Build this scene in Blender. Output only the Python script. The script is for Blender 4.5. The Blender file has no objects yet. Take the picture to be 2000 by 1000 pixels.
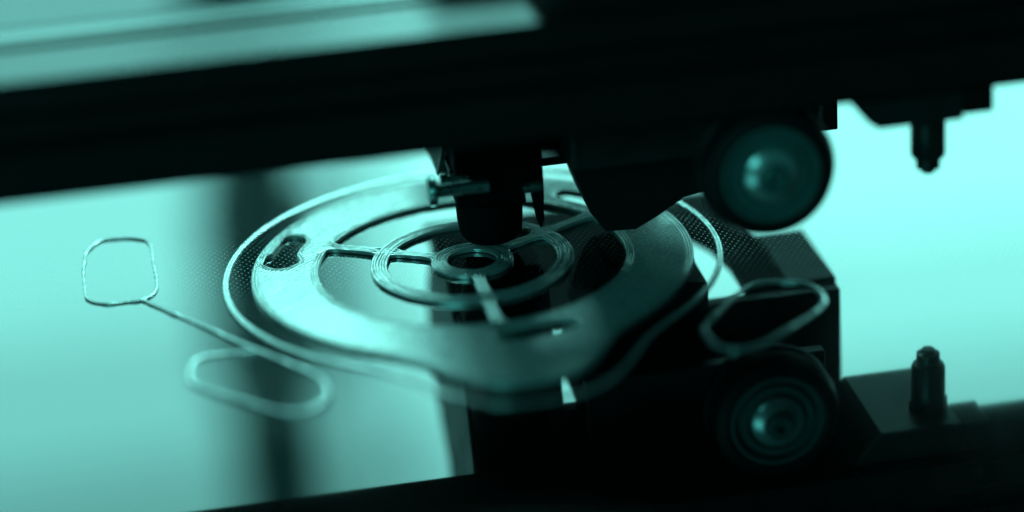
import bpy, bmesh, math, random
from mathutils import Vector, noise
random.seed(7)
S = 0.001                       # every measure below is in millimetres
scene = bpy.context.scene
C = scene.collection
R = math.radians

# ------------------------------------------------------------------ camera
PITCH, YAW, ROLL, DIST, FPX = R(23.676), R(8.19), R(3.811), 506.2, 5446.2
fw = Vector((math.sin(YAW)*math.cos(PITCH), math.cos(YAW)*math.cos(PITCH), -math.sin(PITCH)))
rt = Vector((math.cos(YAW), -math.sin(YAW), 0))
up = rt.cross(fw)
r2 = rt*math.cos(ROLL) - up*math.sin(ROLL)
u2 = rt*math.sin(ROLL) + up*math.cos(ROLL)
cam_d = bpy.data.cameras.new('camera')
cam = bpy.data.objects.new('camera', cam_d); C.objects.link(cam)
from mathutils import Matrix
m = Matrix((r2, u2, -fw)).transposed().to_4x4()
m.translation = Vector((-58.63, -458.03, 203.26))*S
cam.matrix_world = m
cam_d.sensor_width = 36.0
cam_d.lens = 36.0*FPX/2000.0
cam_d.clip_start = 0.01
cam_d.clip_end = 20.0
cam_d.dof.use_dof = True
cam_d.dof.focus_distance = 0.5085
cam_d.dof.aperture_fstop = 3.6
cam_d.dof.aperture_blades = 0
scene.camera = cam

# ------------------------------------------------------------------ world and lamps
TEAL = (0.29, 1.0, 0.91)
w = bpy.data.worlds.new('World'); scene.world = w; w.use_nodes = True
bg = w.node_tree.nodes['Background']
bg.inputs['Color'].default_value = (0.02, 1.0, 0.92, 1)
bg.inputs['Strength'].default_value = 0.02

def area(name, loc, target, sx, sy, radiance, color=TEAL):
    d = bpy.data.lights.new(name, 'AREA'); d.shape = 'RECTANGLE'
    d.size = sx*S; d.size_y = sy*S
    d.energy = radiance*math.pi*sx*sy*S*S
    d.color = color
    o = bpy.data.objects.new(name, d); C.objects.link(o)
    o.location = Vector(loc)*S
    dirv = (Vector(target) - Vector(loc)).normalized()
    o.rotation_euler = dirv.to_track_quat('-Z', 'Y').to_euler()
    return o
# tall window behind the machine: rows of panes, brightest in the middle row
for col, x0, x1, k in (('left', -600, 60, 0.64), ('right', 70, 900, 0.94)):
    for row, z0, z1, rad in (('sill', 150, 280, 1.7), ('middle', 280, 410, 3.7), ('upper', 410, 490, 2.8), ('top', 490, 810, 1.9)):
        area('window_%s_%s' % (row, col), ((x0+x1)/2, 900, (z0+z1)/2), ((x0+x1)/2, 0, (z0+z1)/2), x1-x0, z1-z0, rad*k)
# unseen fill lamp added behind to brighten the print, soft room light from the front left
area('print_fill', (90, 700, 650), (-20, 0, 0), 300, 200, 34.0)
area('room_light', (-620, -950, 480), (20, -20, 20), 420, 420, 3.0, (0.14, 1.0, 0.92))

scene.view_settings.view_transform = 'Standard'
scene.view_settings.look = 'None'
scene.view_settings.gamma = 1.0
scene.view_settings.exposure = 0.0
scene.view_settings.use_curve_mapping = False
scene.render.engine = 'CYCLES'
scene.cycles.use_denoising = True
scene.cycles.max_bounces = 10
scene.cycles.caustics_reflective = True
scene.cycles.sample_clamp_indirect = 6.0

# ------------------------------------------------------------------ materials
def mat(name, color, rough=0.5, metal=0.0, spec=0.5, noise_scale=None, noise_amt=0.25, bump=0.0, bump_scale=2000, rough_var=0.0, coat=0.0):
    mt = bpy.data.materials.new(name); mt.use_nodes = True
    nt = mt.node_tree; b = nt.nodes['Principled BSDF']
    b.inputs['Base Color'].default_value = (*color, 1)
    b.inputs['Roughness'].default_value = rough
    b.inputs['Metallic'].default_value = metal
    b.inputs['Specular IOR Level'].default_value = spec
    b.inputs['Coat Weight'].default_value = coat
    tc = nt.nodes.new('ShaderNodeTexCoord')
    if noise_scale:
        n = nt.nodes.new('ShaderNodeTexNoise'); n.inputs['Scale'].default_value = noise_scale
        n.inputs['Detail'].default_value = 5
        nt.links.new(tc.outputs['Object'], n.inputs['Vector'])
        mx = nt.nodes.new('ShaderNodeMix'); mx.data_type = 'RGBA'
        mx.inputs['A'].default_value = (*[c*(1-noise_amt) for c in color], 1)
        mx.inputs['B'].default_value = (*[min(1, c*(1+noise_amt)) for c in color], 1)
        nt.links.new(n.outputs['Fac'], mx.inputs['Factor'])
        nt.links.new(mx.outputs['Result'], b.inputs['Base Color'])
        if rough_var:
            mr = nt.nodes.new('ShaderNodeMapRange')
            mr.inputs['From Min'].default_value = 0.3; mr.inputs['From Max'].default_value = 0.7
            mr.inputs['To Min'].default_value = max(0.02, rough-rough_var); mr.inputs['To Max'].default_value = rough+rough_var
            nt.links.new(n.outputs['Fac'], mr.inputs['Value'])
            nt.links.new(mr.outputs['Result'], b.inputs['Roughness'])
    if bump:
        n2 = nt.nodes.new('ShaderNodeTexNoise'); n2.inputs['Scale'].default_value = bump_scale
        n2.inputs['Detail'].default_value = 3
        nt.links.new(tc.outputs['Object'], n2.inputs['Vector'])
        bp = nt.nodes.new('ShaderNodeBump'); bp.inputs['Strength'].default_value = bump
        bp.inputs['Distance'].default_value = 0.0002
        nt.links.new(n2.outputs['Fac'], bp.inputs['Height'])
        nt.links.new(bp.outputs['Normal'], b.inputs['Normal'])
    return mt

def glass_bed_material():
    mt = bpy.data.materials.new('lattice_coated_glass'); mt.use_nodes = True
    nt = mt.node_tree; N = nt.nodes; L = nt.links
    out = N['Material Output']; mir = N['Principled BSDF']
    mir.inputs['Base Color'].default_value = (0.29, 0.30, 0.30, 1)
    mir.inputs['Metallic'].default_value = 1.0
    mir.inputs['Roughness'].default_value = 0.03
    dot = N.new('ShaderNodeBsdfPrincipled')
    dot.inputs['Base Color'].default_value = (0.42, 0.46, 0.46, 1); dot.inputs['Metallic'].default_value = 0.75
    dot.inputs['Roughness'].default_value = 0.36
    tc = N.new('ShaderNodeTexCoord')
    sep = N.new('ShaderNodeSeparateXYZ'); L.new(tc.outputs['Object'], sep.inputs[0])
    def math_(op, a, b=None, c=None):
        n = N.new('ShaderNodeMath'); n.operation = op
        for i, v in enumerate((a, b, c)):
            if v is None: continue
            if isinstance(v, (int, float)): n.inputs[i].default_value = v
            else: L.new(v, n.inputs[i])
        return n.outputs[0]
    px, py = 1.2*S, 2.0*S
    def lattice(ox, oy):
        u = math_('SUBTRACT', math_('FRACT', math_('ADD', math_('DIVIDE', sep.outputs['X'], px), ox)), 0.5)
        v = math_('SUBTRACT', math_('FRACT', math_('ADD', math_('DIVIDE', sep.outputs['Y'], py), oy)), 0.5)
        du = math_('MULTIPLY', u, px/S); dv = math_('MULTIPLY', v, py/S)
        return math_('SQRT', math_('ADD', math_('MULTIPLY', du, du), math_('MULTIPLY', dv, dv)))
    d = math_('MINIMUM', lattice(100.0, 100.0), lattice(100.5, 100.5))
    nz = N.new('ShaderNodeTexNoise'); nz.inputs['Scale'].default_value = 900; L.new(tc.outputs['Object'], nz.inputs['Vector'])
    rad = math_('ADD', math_('MULTIPLY', nz.outputs['Fac'], 0.16), 0.06)
    mask = N.new('ShaderNodeMapRange'); mask.inputs['To Min'].default_value = 0.30; mask.inputs['To Max'].default_value = 0.0
    L.new(math_('SUBTRACT', d, rad), mask.inputs['Value'])
    mask.inputs['From Min'].default_value = -0.05; mask.inputs['From Max'].default_value = 0.05
    # faint smears in the coating
    sm = N.new('ShaderNodeTexNoise'); sm.inputs['Scale'].default_value = 22; sm.inputs['Detail'].default_value = 6
    L.new(tc.outputs['Object'], sm.inputs['Vector'])
    mr = N.new('ShaderNodeMapRange'); mr.inputs['From Min'].default_value = 0.35; mr.inputs['From Max'].default_value = 0.75
    mr.inputs['To Min'].default_value = 0.02; mr.inputs['To Max'].default_value = 0.06
    L.new(sm.outputs['Fac'], mr.inputs['Value']); L.new(mr.outputs['Result'], mir.inputs['Roughness'])
    # a few dust specks
    vo = N.new('ShaderNodeTexVoronoi'); vo.inputs['Scale'].default_value = 55
    L.new(tc.outputs['Object'], vo.inputs['Vector'])
    sp = math_('LESS_THAN', vo.outputs['Distance'], 0.012)
    mix = N.new('ShaderNodeMixShader')
    L.new(mask.outputs['Result'], mix.inputs['Fac'])
    L.new(mir.outputs[0], mix.inputs[1]); L.new(dot.outputs[0], mix.inputs[2])
    dust = N.new('ShaderNodeBsdfPrincipled'); dust.inputs['Base Color'].default_value = (0.03, 0.04, 0.04, 1)
    mix2 = N.new('ShaderNodeMixShader')
    L.new(sp, mix2.inputs['Fac']); L.new(mix.outputs[0], mix2.inputs[1]); L.new(dust.outputs[0], mix2.inputs[2])
    L.new(mix2.outputs[0], out.inputs['Surface'])
    return mt

BLK = (0.004, 0.011, 0.011)
M = {
 'bed': glass_bed_material(),
 'alu': mat('brushed_aluminium', (0.5, 0.5, 0.5), 0.4, 1.0, noise_scale=120, rough_var=0.1),
 'anod': mat('black_anodised_aluminium', (0.006, 0.014, 0.014), 0.28, 0.0, 0.9, noise_scale=90, rough_var=0.015),
 'rail': mat('satin_guide_rail', (0.22, 0.24, 0.24), 0.24, 0.7, 0.8, noise_scale=60, noise_amt=0.08),
 'black': mat('matt_black_plastic', BLK, 0.6, 0.0, 0.25, noise_scale=250, bump=0.15),
 'satin': mat('satin_black_sheet_steel', (0.012, 0.03, 0.03), 0.38, 0.0, 0.5, noise_scale=150, rough_var=0.1, bump=0.05),
 'grey': mat('satin_grey_side_panel', (0.08, 0.11, 0.11), 0.55, 0.0, 0.35, noise_scale=120, rough_var=0.08),
 'rubber': mat('black_polymer_tyre', (0.006, 0.013, 0.013), 0.5, 0.0, 0.3, noise_scale=400, bump=0.1),
 'bearing': mat('dull_grey_bearing', (0.08, 0.24, 0.24), 0.42, 0.2, noise_scale=300, rough_var=0.1),
 'steel': mat('worn_zinc_steel', (0.30, 0.42, 0.42), 0.3, 1.0, noise_scale=400, rough_var=0.1),
 'bright': mat('bright_zinc_washer', (0.85, 0.92, 0.92), 0.28, 0.6, 0.6, noise_scale=300),
 'matt': mat('matt_black_strip', (0.004, 0.009, 0.009), 0.9, 0.0, 0.03, noise_scale=200),
 'sock': mat('black_silicone_sock', (0.002, 0.006, 0.006), 0.8, 0.0, 0.1, bump=0.2, noise_scale=200),
 'print': mat('pale_printed_plastic', (0.80, 0.83, 0.83), 0.26, 0.25, 0.5, noise_scale=1800, noise_amt=0.12, rough_var=0.06, bump=0.18, bump_scale=3500),
 'strand': mat('glossy_filament_strand', (0.82, 0.85, 0.85), 0.22, 0.55, 0.6, noise_scale=1500, noise_amt=0.1, rough_var=0.06, bump=0.15, bump_scale=3500),
 'postgrey': mat('painted_grey_post', (0.5, 0.55, 0.55), 0.5, 0.0, 0.4, noise_scale=40),
 'table': mat('dark_table_top', (0.02, 0.03, 0.03), 0.6, 0.0, 0.3, noise_scale=60),
}

def see_through(mt, amount):
    nt = mt.node_tree; b = nt.nodes['Principled BSDF']; out = nt.nodes['Material Output']
    tr = nt.nodes.new('ShaderNodeBsdfTransparent'); tr.inputs['Color'].default_value = (0.92, 0.95, 0.95, 1)
    mx = nt.nodes.new('ShaderNodeMixShader'); mx.inputs['Fac'].default_value = amount
    nt.links.new(b.outputs[0], mx.inputs[1]); nt.links.new(tr.outputs[0], mx.inputs[2]); nt.links.new(mx.outputs[0], out.inputs['Surface'])
see_through(M['print'], 0.38)
see_through(M['strand'], 0.15)
scene.cycles.transparent_max_bounces = 24

# ------------------------------------------------------------------ mesh helpers
class MB:
    def __init__(s): s.v = []; s.f = []
    def add(s, vs, fs):
        k = len(s.v); s.v += [tuple(v) for v in vs]; s.f += [tuple(i+k for i in f) for f in fs]; return s
    def box(s, x0, x1, y0, y1, z0, z1):
        vs = [(x, y, z) for x in (x0, x1) for y in (y0, y1) for z in (z0, z1)]
        return s.add(vs, [(0,1,3,2), (4,6,7,5), (0,4,5,1), (2,3,7,6), (0,2,6,4), (1,5,7,3)])
    def prism(s, poly, axis, a0, a1):
        # poly in the two other axes, in order (x,y),(x,z) or (y,z); extruded along axis
        n = len(poly)
        def P(p, a): return {0:(a, p[0], p[1]), 1:(p[0], a, p[1]), 2:(p[0], p[1], a)}[axis]
        vs = [P(p, a0) for p in poly] + [P(p, a1) for p in poly]
        fs = [tuple(range(n))[::-1], tuple(range(n, 2*n))]
        fs += [(i, (i+1) % n, n+(i+1) % n, n+i) for i in range(n)]
        return s.add(vs, fs)
    def lathe(s, prof, c, axis, seg=48, phase=0.0, loop=False):
        # prof: list of (radius, height along axis); closed with end caps
        vs = []; n = len(prof)
        for i in range(seg):
            a = 2*math.pi*i/seg + phase; ca, sa = math.cos(a), math.sin(a)
            for (r, h) in prof:
                vs.append({0:(c[0]+h, c[1]+r*ca, c[2]+r*sa), 1:(c[0]+r*ca, c[1]+h, c[2]+r*sa), 2:(c[0]+r*ca, c[1]+r*sa, c[2]+h)}[axis])
        fs = []
        for i in range(seg):
            j = (i+1) % seg
            for k in range(n if loop else n-1): fs.append((i*n+k, j*n+k, j*n+(k+1) % n, i*n+(k+1) % n))
        if not loop: fs.append(tuple(i*n for i in range(seg))); fs.append(tuple(i*n+n-1 for i in range(seg)))
        return s.add(vs, fs)
    def bead(s, pts, wid, hei, z, closed=False, sides=8, jitter=0.0, seed=0):
        # a flattened filament line along a 2D path
        n = len(pts); vs = []
        for i in range(n):
            if closed: a, b = pts[i-1], pts[(i+1) % n]
            else: a, b = pts[max(0, i-1)], pts[min(n-1, i+1)]
            t = Vector((b[0]-a[0], b[1]-a[1])); t.normalize(); nx, ny = -t.y, t.x
            k = 1 + jitter*noise.noise(Vector((pts[i][0]*0.9, pts[i][1]*0.9, seed*7.3)))
            dz = jitter*hei*0.5*noise.noise(Vector((pts[i][0]*0.5, pts[i][1]*0.5, 5+seed*3.1)))
            for q in range(sides):
                an = 2*math.pi*q/sides + math.pi/sides
                o = math.cos(an)*wid/2*k; h = math.sin(an)*hei/2*k
                vs.append((pts[i][0]+nx*o, pts[i][1]+ny*o, z+h+dz))
        fs = []
        for i in range(n if closed else n-1):
            j = (i+1) % n
            for q in range(sides):
                fs.append((i*sides+q, j*sides+q, j*sides+(q+1) % sides, i*sides+(q+1) % sides))
        if not closed:
            fs.append(tuple(range(sides))); fs.append(tuple(range((n-1)*sides, n*sides)))
        return s.add(vs, fs)
    def tube3(s, pts, r, sides=10):
        n = len(pts); vs = []; P = [Vector(p) for p in pts]
        for i in range(n):
            t = (P[min(n-1, i+1)]-P[max(0, i-1)]).normalized()
            a = t.cross(Vector((0.13, 0.21, 0.97))).normalized(); b = t.cross(a)
            for q in range(sides):
                an = 2*math.pi*q/sides
                vs.append(P[i]+a*(r*math.cos(an))+b*(r*math.sin(an)))
        fs = [(i*sides+q, (i+1)*sides+q, (i+1)*sides+(q+1) % sides, i*sides+(q+1) % sides) for i in range(n-1) for q in range(sides)]
        fs += [tuple(range(sides)), tuple(range((n-1)*sides, n*sides))]
        return s.add(vs, fs)
    def build(s, name, material, parent=None, bevel=0.0, smooth=True, seg=2):
        off = Vector((0, 0, 0)); p = parent
        while p is not None: off += p.location; p = p.parent
        me = bpy.data.meshes.new(name)
        me.from_pydata([(Vector(v)*S - off)[:] for v in s.v], [], s.f)
        me.update()
        bm = bmesh.new(); bm.from_mesh(me); bmesh.ops.recalc_face_normals(bm, faces=bm.faces); bm.to_mesh(me); bm.free()
        if smooth:
            for p in me.polygons: p.use_smooth = True
            me.set_sharp_from_angle(angle=R(35))
        me.materials.append(M[material])
        o = bpy.data.objects.new(name, me); C.objects.link(o)
        if parent is not None: o.parent = parent
        if bevel:
            b = o.modifiers.new('bevel', 'BEVEL'); b.width = bevel*S; b.segments = seg; b.limit_method = 'ANGLE'; b.angle_limit = R(40)
            b.harden_normals = True
        return o

def tag(o, label=None, cat=None, group=None, kind=None):
    if label: o['label'] = label
    if cat: o['category'] = cat
    if group: o['group'] = group
    if kind: o['kind'] = kind
    return o
def thing(name, loc, label, cat, group=None):
    o = bpy.data.objects.new(name, None); C.objects.link(o); o.location = Vector(loc)*S
    o.empty_display_size = 0.01
    return tag(o, label, cat, group)
def resample(pts, step, closed=False):
    # Catmull-Rom through the points, then even steps
    n = len(pts); out = []
    rng = n if closed else n-1
    for i in range(rng):
        if closed: p0, p1, p2, p3 = (pts[(i+k) % n] for k in (-1, 0, 1, 2))
        else: p0, p1, p2, p3 = (pts[min(n-1, max(0, i+k))] for k in (-1, 0, 1, 2))
        d = math.dist(p1, p2); k = max(1, int(d/step))
        for j in range(k):
            t = j/k
            out.append(tuple(0.5*((2*p1[a])+(-p0[a]+p2[a])*t+(2*p0[a]-5*p1[a]+4*p2[a]-p3[a])*t*t+(-p0[a]+3*p1[a]-3*p2[a]+p3[a])*t**3) for a in (0, 1)))
    if not closed: out.append(tuple(pts[-1]))
    return out

# ------------------------------------------------------------------ table and bed
tb = MB().box(-700, 900, -420, 850, -38, -8).build('table', 'table'); tag(tb, 'dark table top under the printer', 'table', kind='structure')
bed = thing('print_bed', (20, 40, -8), 'glossy dark glass print bed with a fine lattice of pale dots', 'print bed')
MB().box(-150, 190, -130, 210, -3, 0).build('glass_plate', 'bed', bed, bevel=0.4)
MB().box(-147, 187, -127, 207, -8, -3.05).build('heater_plate', 'alu', bed)

# ------------------------------------------------------------------ gantry
Y0, H = -33.8, 35.9
gan = thing('printer_gantry', (0, -24, -8), 'black aluminium crossbeam and guide rail spanning above the glass print bed', 'gantry')
def slot_profile(y0, z0, a=20.0):
    # square extrusion outline with a V slot in each side, in (y,z)
    h = a/2; side = [(-h+0.4, -h), (-4.6, -h), (-2.9, -h+1.8), (-5.4, -h+1.8), (-2.9, -h+5.2), (2.9, -h+5.2), (5.4, -h+1.8), (2.9, -h+1.8), (4.6, -h), (h-0.4, -h)]
    pts = []
    for k in range(4):
        if k == 0:
            pts += [(-h, -h), (h, -h)]
            continue
        if k == 2:
            pts += [(h, h)] + [(7.5, h), (7.5, h-6), (4.8, h-6), (4.8, h), (-h, h)]
            continue
        ca, sa = math.cos(k*math.pi/2), math.sin(k*math.pi/2)
        pts += [(round(x*ca-y*sa, 4), round(x*sa+y*ca, 4)) for x, y in side]
    return [(y0+h+p[0], z0+h+p[1]) for p in pts]
cb = MB(); prof = slot_profile(Y0, H)
n = len(prof)
vs = [(-205, p[0], p[1]) for p in prof] + [(245, p[0], p[1]) for p in prof]
cb.add(vs, [(i, (i+1) % n, n+(i+1) % n, n+i) for i in range(n)])
beam = cb.build('crossbeam', 'anod', gan, smooth=False)
for x in (-205.6, 245.0):
    MB().box(x, x+0.6, Y0, Y0+20, H, H+20).build('end_cap', 'black', beam)
MB().prism([(-13.6, 48), (-13.6, 55.6), (-13.2, 56.0), (-7, 56.0), (-5, 55.7), (-3.4, 55.0), (-2.2, 53.8), (-1.6, 52.2), (-1.6, 48)], 0, -205, 245).build('guide_rail', 'rail', gan)
MB().box(-205, 245, -33.4, -14.2, 35.2, 35.85).build('underside_shade_strip', 'matt', gan)  # matt strip added to keep the beam's mirrored underside dark
for x in (-226, 246):
    u_ = MB().box(x, x+20, Y0-10, Y0+42, -8, 330).build('upright', 'anod', gan, bevel=0.8)
# small bracket with adjusting bolt under the beam
br = MB().prism([(61.5, 35.15), (82.0, 35.15), (82.0, 29.0), (67.0, 29.0), (65.2, 30.4)], 1, -31.5, -7).build('stop_bracket', 'satin', gan, bevel=0.5)
MB().box(82.05, 87.5, -31, -22, 29.6, 35.15).build('stop_block', 'black', br, bevel=0.6)
blt = MB().lathe([(3.0, 27.6), (3.05, 27.2), (3.05, 20.6), (2.7, 20.0), (2.1, 19.8), (2.1, 18.0), (1.2, 17.8), (1.1, 17.1)][::-1], (77.9, -24, 0), 2, 40).build('bolt', 'satin', br)
MB().lathe([(3.6, 27.0), (3.6, 28.95)], (77.9, -24, 0), 2, 6).build('nut', 'satin', br)

# ------------------------------------------------------------------ carriage
car = thing('print_carriage', (30, 0, 10), 'black print head carriage with a grooved wheel hanging below the crossbeam', 'print head')
MB().prism([(9.5, 56.2), (150, 56.2), (150, 120), (40, 120), (22, 84), (13, 66), (10, 60)], 1, -38, -1).build('top_housing', 'black', car, bevel=2.5, seg=4)
MB().box(17.2, 62, -12.8, -9.8, 20.5, 56.4).build('wheel_plate', 'satin', car, bevel=0.4)
MB().box(42, 69.4, 3.0, 6.3, 16.0, 56.4).build('mounting_plate', 'satin', car, bevel=0.3)
# left side housing, curved at its back
hp = [(18, 10), (29.5, 10), (35, 9.5), (44, 17), (51, 26), (54.6, 36), (52.5, 46), (46, 54), (37, 59.5), (37, 70), (-4, 70), (-4, 41), (2.1, 24)]
fh = MB().prism(hp, 0, -2.4, 15.2).build('fan_housing', 'black', car, bevel=0.5)
MB().prism([(18.4, 10.2), (29.5, 10.2), (34.8, 9.8), (43.6, 17.1), (50.6, 26.2), (54.2, 36), (52.1, 45.8), (45.7, 53.6), (36.7, 59.1), (36.7, 69.6), (-3.4, 69.6), (-3.4, 41.2), (2.6, 24.3)], 0, -3.0, -2.5).build('side_panel', 'grey', car)
# part cooling duct
dp = [(17.8, 19), (20.2, 12.5), (21.8, 7.6), (24.5, 3.6), (30, 3.3), (34, 5.3), (39, 8.3), (43, 9.0), (43, 32), (17.8, 32)]
MB().prism(dp, 1, -2, 14).build('cooling_duct', 'black', car, bevel=0.4)
MB().prism([(22, 14.05), (39.5, 14.05), (39.5, 46), (30, 46)], 2, 12, 33).build('duct_body', 'black', car, bevel=0.5)
MB().box(11.5, 22, -5.5, -2.05, 29.5, 56.3).build('spacer_bar', 'satin', car)
MB().prism([(15.25, 16.7), (21.5, 16.7), (17.75, 22.2), (16.8, 22.8), (15.25, 20.6)], 1, 14.1, 16).build('gusset', 'black', car)
# right hand motor block and the base plate with its rounded cut-out
MB().box(60, 69.6, 6.5, 31, 15, 56.3).build('motor_block', 'satin', car, bevel=0.5)
bp = MB().prism([(-2.3, 5), (39.6, 5), (39.6, 38), (44, 36.6), (47.3, 35), (50.2, 28), (51.8, 18), (51.9, 7), (59.9, 7), (59.9, 56), (-2.3, 56)], 2, 15.0, 16.6).build('base_plate', 'black', car)
# wheel
wc = (47.9, -27.2, 23.4)
wh = MB().lathe([(8.7, -4.9), (9.2, -5.2), (11.0, -4.6), (11.9, -2.2), (11.9, -1.0), (10.6, 0.0), (11.9, 1.0), (11.9, 2.2), (11.0, 4.6), (8.7, 4.9)], wc, 1, 96, loop=True).build('wheel', 'rubber', car)
MB().lathe([(8.68, -4.4), (8.5, -4.95), (7.9, -5.0), (7.6, -4.6), (7.5, -3.6), (6.7, -3.6), (6.6, -4.75), (5.6, -4.75), (5.3, -4.0), (2.7, -4.0), (2.7, 4.5), (8.68, 4.5)], wc, 1, 72, loop=True).build('bearing', 'bearing', wh)
MB().lathe([(2.7, -6.5), (2.9, -6.5), (4.7, -5.3), (4.75, -4.6), (4.5, -4.45), (2.7, -4.45)], wc, 1, 56, loop=True).build('washer', 'bright', wh)
MB().lathe([(0.9, -7.0), (0.9, -7.9), (2.0, -8.0), (2.5, -7.6), (2.6, -5.0), (2.3, -4.9), (2.3, 15)], wc, 1, 48).build('axle_bolt', 'bearing', wh)
# hot end
he = MB().prism([(-1.8, 10), (-1.8, 27), (14.2, 27), (14.2, 12.2), (10.8, 12.0), (10.8, 9.5)], 1, 1.5, 14).build('heater_block', 'sock', car, bevel=0.5)
MB().lathe([(0.5, 1.0), (2.6, 1.5), (4.9, 2.3), (5.7, 3.6), (6.0, 6.0), (6.2, 10.4)], (4.6, 6.2, 0), 2, 40).build('nozzle_sock', 'sock', he)
MB().lathe([(0.4, 0.72), (0.9, 0.9), (1.6, 2.2)], (4.6, 6.2, 0), 2, 24).build('nozzle', 'steel', he)
MB().prism([(11.6, 13), (14.2, 13), (13.9, 6), (13.2, 4.2), (12.6, 6)], 1, 1.5, 3.5).build('prong', 'sock', he, bevel=0.2)
sc = MB().lathe([(0.6, -7.6), (2.4, -7.5), (2.7, -7.0), (2.7, -6.0), (1.35, -5.9)] + [(1.35 if k % 2 else 1.1, -5.8+0.25*k) for k in range(38)], (0.2, -1.5, 15.4), 0, 32).build('clamp_screw', 'steel', he)
MB().lathe([(1.0, -4.2), (1.2, -4.0), (1.2, -2.9), (0.75, -2.8), (0.75, 1.0)], (-0.4, 1.0, 16.4), 0, 24).build('set_screw', 'steel', he)
MB().lathe([(0.9, 9.6), (1.2, 9.9), (1.2, 12.8), (0.9, 13.2)], (0.4, -0.2, 13.6), 0, 24).build('screw_tip', 'steel', he)

# ------------------------------------------------------------------ the printed guard (centre of its hub is the origin)
pr = thing('printed_guard', (0, 0, 0), 'pale round printed guard with three spokes and concentric rings, still being printed', 'printed part')
def circ(r, n=160, a0=0, a1=360): return [(r*math.cos(R(a0+(a1-a0)*i/n)), r*math.sin(R(a0+(a1-a0)*i/n))) for i in range(n)]
def guard_outline(r0, ext, wlobe, n=220):
    out = []
    for i in range(n):
        a = 360*i/n; d = (a-273+180) % 360-180
        k = math.exp(-(abs(d)/wlobe)**2.6)
        out.append(((r0+ext*k)*math.cos(R(a)), (r0+ext*k)*math.sin(R(a))))
    return out
outer = guard_outline(40.0, 12.2, 19.5)
inner = circ(28.2)
kid = resample([(-32.3,20.1),(-30.6,21.0),(-28.8,20.0),(-28.4,17.6),(-29.4,15.2),(-30.7,12.2),(-30.5,9.2),(-31.3,7.6),(-33.1,6.5),(-35.0,6.6),(-36.7,8.3),(-37.5,10.5),(-36.9,12.5),(-35.5,13.2),(-34.1,16.2)], 0.6, True)
slot2 = resample([(-0.8,-32.0),(2.9,-30.7),(9.3,-29.6),(12.7,-30.2),(13.2,-33.2),(10.3,-34.6),(3.7,-35.6),(0.0,-35.0)], 0.7, True)
slot3 = resample([(r*math.cos(R(a)), r*math.sin(R(a))) for r, a in ((31.2,30),(31.0,40),(31.5,50),(33.4,52),(35.2,50),(35.4,40),(35,31),(33,28.5))], 0.7, True)
holes = [inner, kid, slot2, slot3]
def plate(name, loops, z0, z1, material, parent):
    bm = bmesh.new(); edges = []
    for lp in loops:
        vs = [bm.verts.new((x*S, y*S, z0*S)) for x, y in lp]
        edges += [bm.edges.new((vs[i], vs[(i+1) % len(vs)])) for i in range(len(vs))]
    bmesh.ops.triangle_fill(bm, use_beauty=True, use_dissolve=False, edges=edges)
    fs = list(bm.faces)
    ex = bmesh.ops.extrude_face_region(bm, geom=fs)
    bmesh.ops.translate(bm, vec=(0, 0, (z1-z0)*S), verts=[g for g in ex['geom'] if isinstance(g, bmesh.types.BMVert)])
    bmesh.ops.recalc_face_normals(bm, faces=bm.faces)
    me = bpy.data.meshes.new(name); bm.to_mesh(me); bm.free(); me.materials.append(M[material])
    o = bpy.data.objects.new(name, me); C.objects.link(o); o.parent = parent
    return o
plate('base_layer', [outer]+holes, 0.02, 0.62, 'print', pr)
# infill lines laid at 45 degrees over the plate
def scan(loops, ang, pitch):
    ca, sa = math.cos(ang), math.sin(ang); segs = []
    rot = [[(x*ca+y*sa, -x*sa+y*ca) for x, y in lp] for lp in loops]
    v = -60.0
    while v < 60:
        xs = []
        for lp in rot:
            for i in range(len(lp)):
                a, b = lp[i], lp[(i+1) % len(lp)]
                if (a[1] > v) != (b[1] > v): xs.append(a[0]+(v-a[1])/(b[1]-a[1])*(b[0]-a[0]))
        xs.sort()
        for i in range(0, len(xs)-1, 2):
            if xs[i+1]-xs[i] > 2.2: segs.append(((xs[i]+0.9, v), (xs[i+1]-0.9, v)))
        v += pitch
    return [((a[0]*ca-a[1]*sa, a[0]*sa+a[1]*ca), (b[0]*ca-b[1]*sa, b[0]*sa+b[1]*ca)) for a, b in segs]
inf = MB()
for i, (a, b) in enumerate(scan([outer]+holes, R(40), 0.74)):
    d = math.dist(a, b); k = max(2, int(d/2.5))
    inf.bead([(a[0]+(b[0]-a[0])*j/k, a[1]+(b[1]-a[1])*j/k) for j in range(k+1)], 0.72, 0.26, 0.62, sides=6, jitter=0.35, seed=i)
tag(inf.build('infill', 'print', pr), kind='stuff')
def offset_loop(lp, d):
    n = len(lp); out = []
    for i in range(n):
        a, b = lp[i-1], lp[(i+1) % n]; t = Vector((b[0]-a[0], b[1]-a[1])).normalized()
        out.append((lp[i][0]-t.y*d, lp[i][1]+t.x*d))
    return out
per = MB()
for k in range(3): per.bead(offset_loop(outer, 0.3+0.5*k), 0.52, 0.42, 0.58, True, jitter=0.25, seed=k)
per.build('outer_wall', 'strand', pr)
per = MB()
for k in range(3): per.bead(circ(28.1+0.48*k, 220), 0.50, 0.46, 0.60, True, jitter=0.3, seed=4+k)
per.bead(circ(28.0, 220), 0.4, 0.5, 0.28, True, jitter=0.2, seed=8)
per.build('inner_wall', 'strand', pr)
for k, lp in enumerate((kid, slot2, slot3)):
    per = MB()
    sg = -1 if sum(lp[i-1][0]*lp[i][1]-lp[i][0]*lp[i-1][1] for i in range(len(lp))) > 0 else 1   # always outside the opening
    for q in range(2): per.bead(offset_loop(lp, sg*(0.25+0.45*q)), 0.48, 0.44, 0.60, True, jitter=0.3, seed=20+k*3+q)
    per.build('slot_wall', 'strand', pr)
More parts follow.
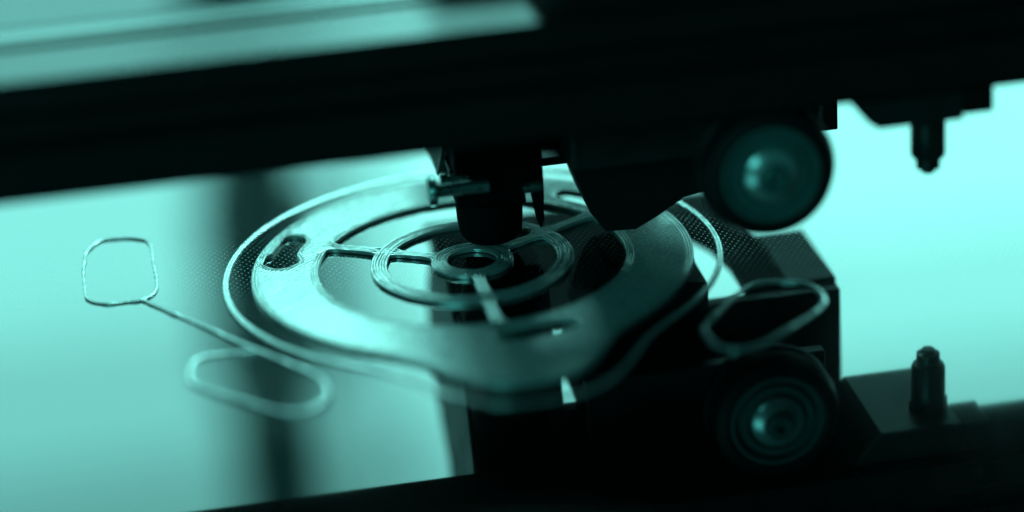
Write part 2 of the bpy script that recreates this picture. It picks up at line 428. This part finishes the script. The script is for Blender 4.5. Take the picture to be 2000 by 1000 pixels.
def ring(name, radii, zs, rad_low):
    mb = MB()
    for k, r in enumerate(radii): mb.bead(circ(r, 200), 0.54, 0.40, zs+0.10*math.sin(k*2.1), True, jitter=0.35, seed=30+k+r)
    a, b = radii[0]-0.15, radii[-1]+0.15
    for k in range(len(radii)): mb.bead(circ(radii[k], 200), 0.56, 0.5, 0.27, True, jitter=0.15, seed=60+k+r)
    return mb.build(name, 'strand', pr)
ring('hub_ring', [4.75, 5.25, 5.75, 6.25, 6.75, 7.2], 0.66, 0)
ring('middle_ring', [15.7, 16.2, 16.7, 17.2, 17.7, 18.2], 0.66, 0)
for a in (29.5, 150.5, 270.5):
    mb = MB(); ca, sa = math.cos(R(a)), math.sin(R(a))
    for k in range(4):
        o = (k-1.5)*0.50
        for (zz, hh, sd) in ((0.68, 0.36, 1), (0.30, 0.5, 2)):
            pts = []
            for j in range(60):
                r = 6.6+22.4*j/59
                # lines flare where they meet the rings
                fl = 1+2.2*(math.exp(-(r-6.6)/0.7)+math.exp(-(28.6-r)/0.8))+0.9*math.exp(-abs(r-15.3)/0.6)+0.9*math.exp(-abs(r-18.6)/0.6)
                oo = o*fl; pts.append((r*ca-oo*sa, r*sa+oo*ca))
            mb.bead(pts, 0.54, hh, zz, jitter=0.3, seed=k+a+sd)
    mb.build('spoke', 'strand', pr)

# ------------------------------------------------------------------ skirt line round the guard
sk = MB(); so = guard_outline(44.7, 14.0, 21.5, 320)
for k in range(2): sk.bead(offset_loop(so, 0.5*(k-0.5)), 0.54, 0.30, 0.17, True, jitter=0.35, seed=90+k)
tag(sk.build('skirt_line', 'strand'), 'thin pale skirt line of filament laid right round the spoked guard', 'filament line')

# ------------------------------------------------------------------ loose outlines drawn with filament
ox, oy = 7.4, 0.8
def sh(pts): return [(x+ox, y+oy) for x, y in pts]
loopA = [(-76.5,23.1),(-76,26.1),(-73.5,30.1),(-70.1,30.3),(-66.8,29.2),(-64.4,26.2),(-64.2,16.8),(-64,8.3),(-64.6,3.2),(-66.9,0.5),(-69.9,0.5),(-73.1,0.6),(-76.5,3.7),(-77,11.3),(-77,17.2)]
tail = [(-66.9,0.5),(-62.6,-5.9),(-56.4,-14.8),(-48.9,-26.3),(-41.2,-36.9),(-39,-41.1)]
loopB = [(-39,-41.1),(-38.5,-45.6),(-40.2,-50),(-43.5,-51.9),(-47.6,-50.3),(-53,-44.8),(-58.5,-39),(-60.6,-35.4),(-60.5,-31),(-59,-27),(-54.2,-26.2),(-49.2,-27.0)]
fl = MB()
fl.bead(resample(sh(loopA), 0.7, True), 0.62, 0.42, 0.2, True, jitter=0.5, seed=3)
fl.bead(resample(sh(tail), 0.7), 0.85, 0.45, 0.22, jitter=0.45, seed=5)
fl.bead(resample(sh(loopB), 0.7), 0.75, 0.40, 0.2, jitter=0.4, seed=6)
tag(fl.build('filament_outline', 'strand'), 'two filament loops joined by a diagonal strand on the bare bed, beside the guard', 'filament line')
loopC = [(26,-42.9),(26.4,-39.9),(30.9,-33.7),(35.5,-28.1),(39.4,-25.3),(44.3,-25.9),(47.5,-28),(48.8,-32),(48.2,-36.5),(44.9,-40.7),(39.7,-45),(34.2,-49.2),(29.6,-50.2),(26.7,-47.7)]
lc = MB(); lc.bead(resample(sh(loopC), 0.7, True), 0.95, 0.48, 0.24, True, jitter=0.5, seed=12)
tag(lc.build('filament_loop', 'strand'), 'single closed filament loop lying on the bed under the wheel', 'filament line')

# ------------------------------------------------------------------ post behind the bed, seen mirrored in the glass
ps = thing('rear_post', (-7, 600, -8), 'slim grey post behind the bed, mirrored as a dark band in the glass', 'post')
MB().box(-31, 8, 590, 610, -2, 560).build('post', 'postgrey', ps, bevel=0.8)
MB().box(-36, 22, 575, 625, -8, -2.05).build('foot', 'postgrey', ps, bevel=0.8)
bx = thing('dark_patch_stand', (0, 690, -8), 'grey box on a stem added behind the post to mirror as a soft dark patch', 'stand')
MB().box(-34, 26, 672, 708, 262, 352).build('box', 'postgrey', bx, bevel=3)  # unseen box, added to block window light in the bed's reflection
MB().box(-10, 6, 682, 698, -2, 261.9).build('stem', 'postgrey', bx, bevel=0.8)
MB().box(-40, 36, 660, 720, -8, -2.05).build('foot', 'postgrey', bx, bevel=0.8)
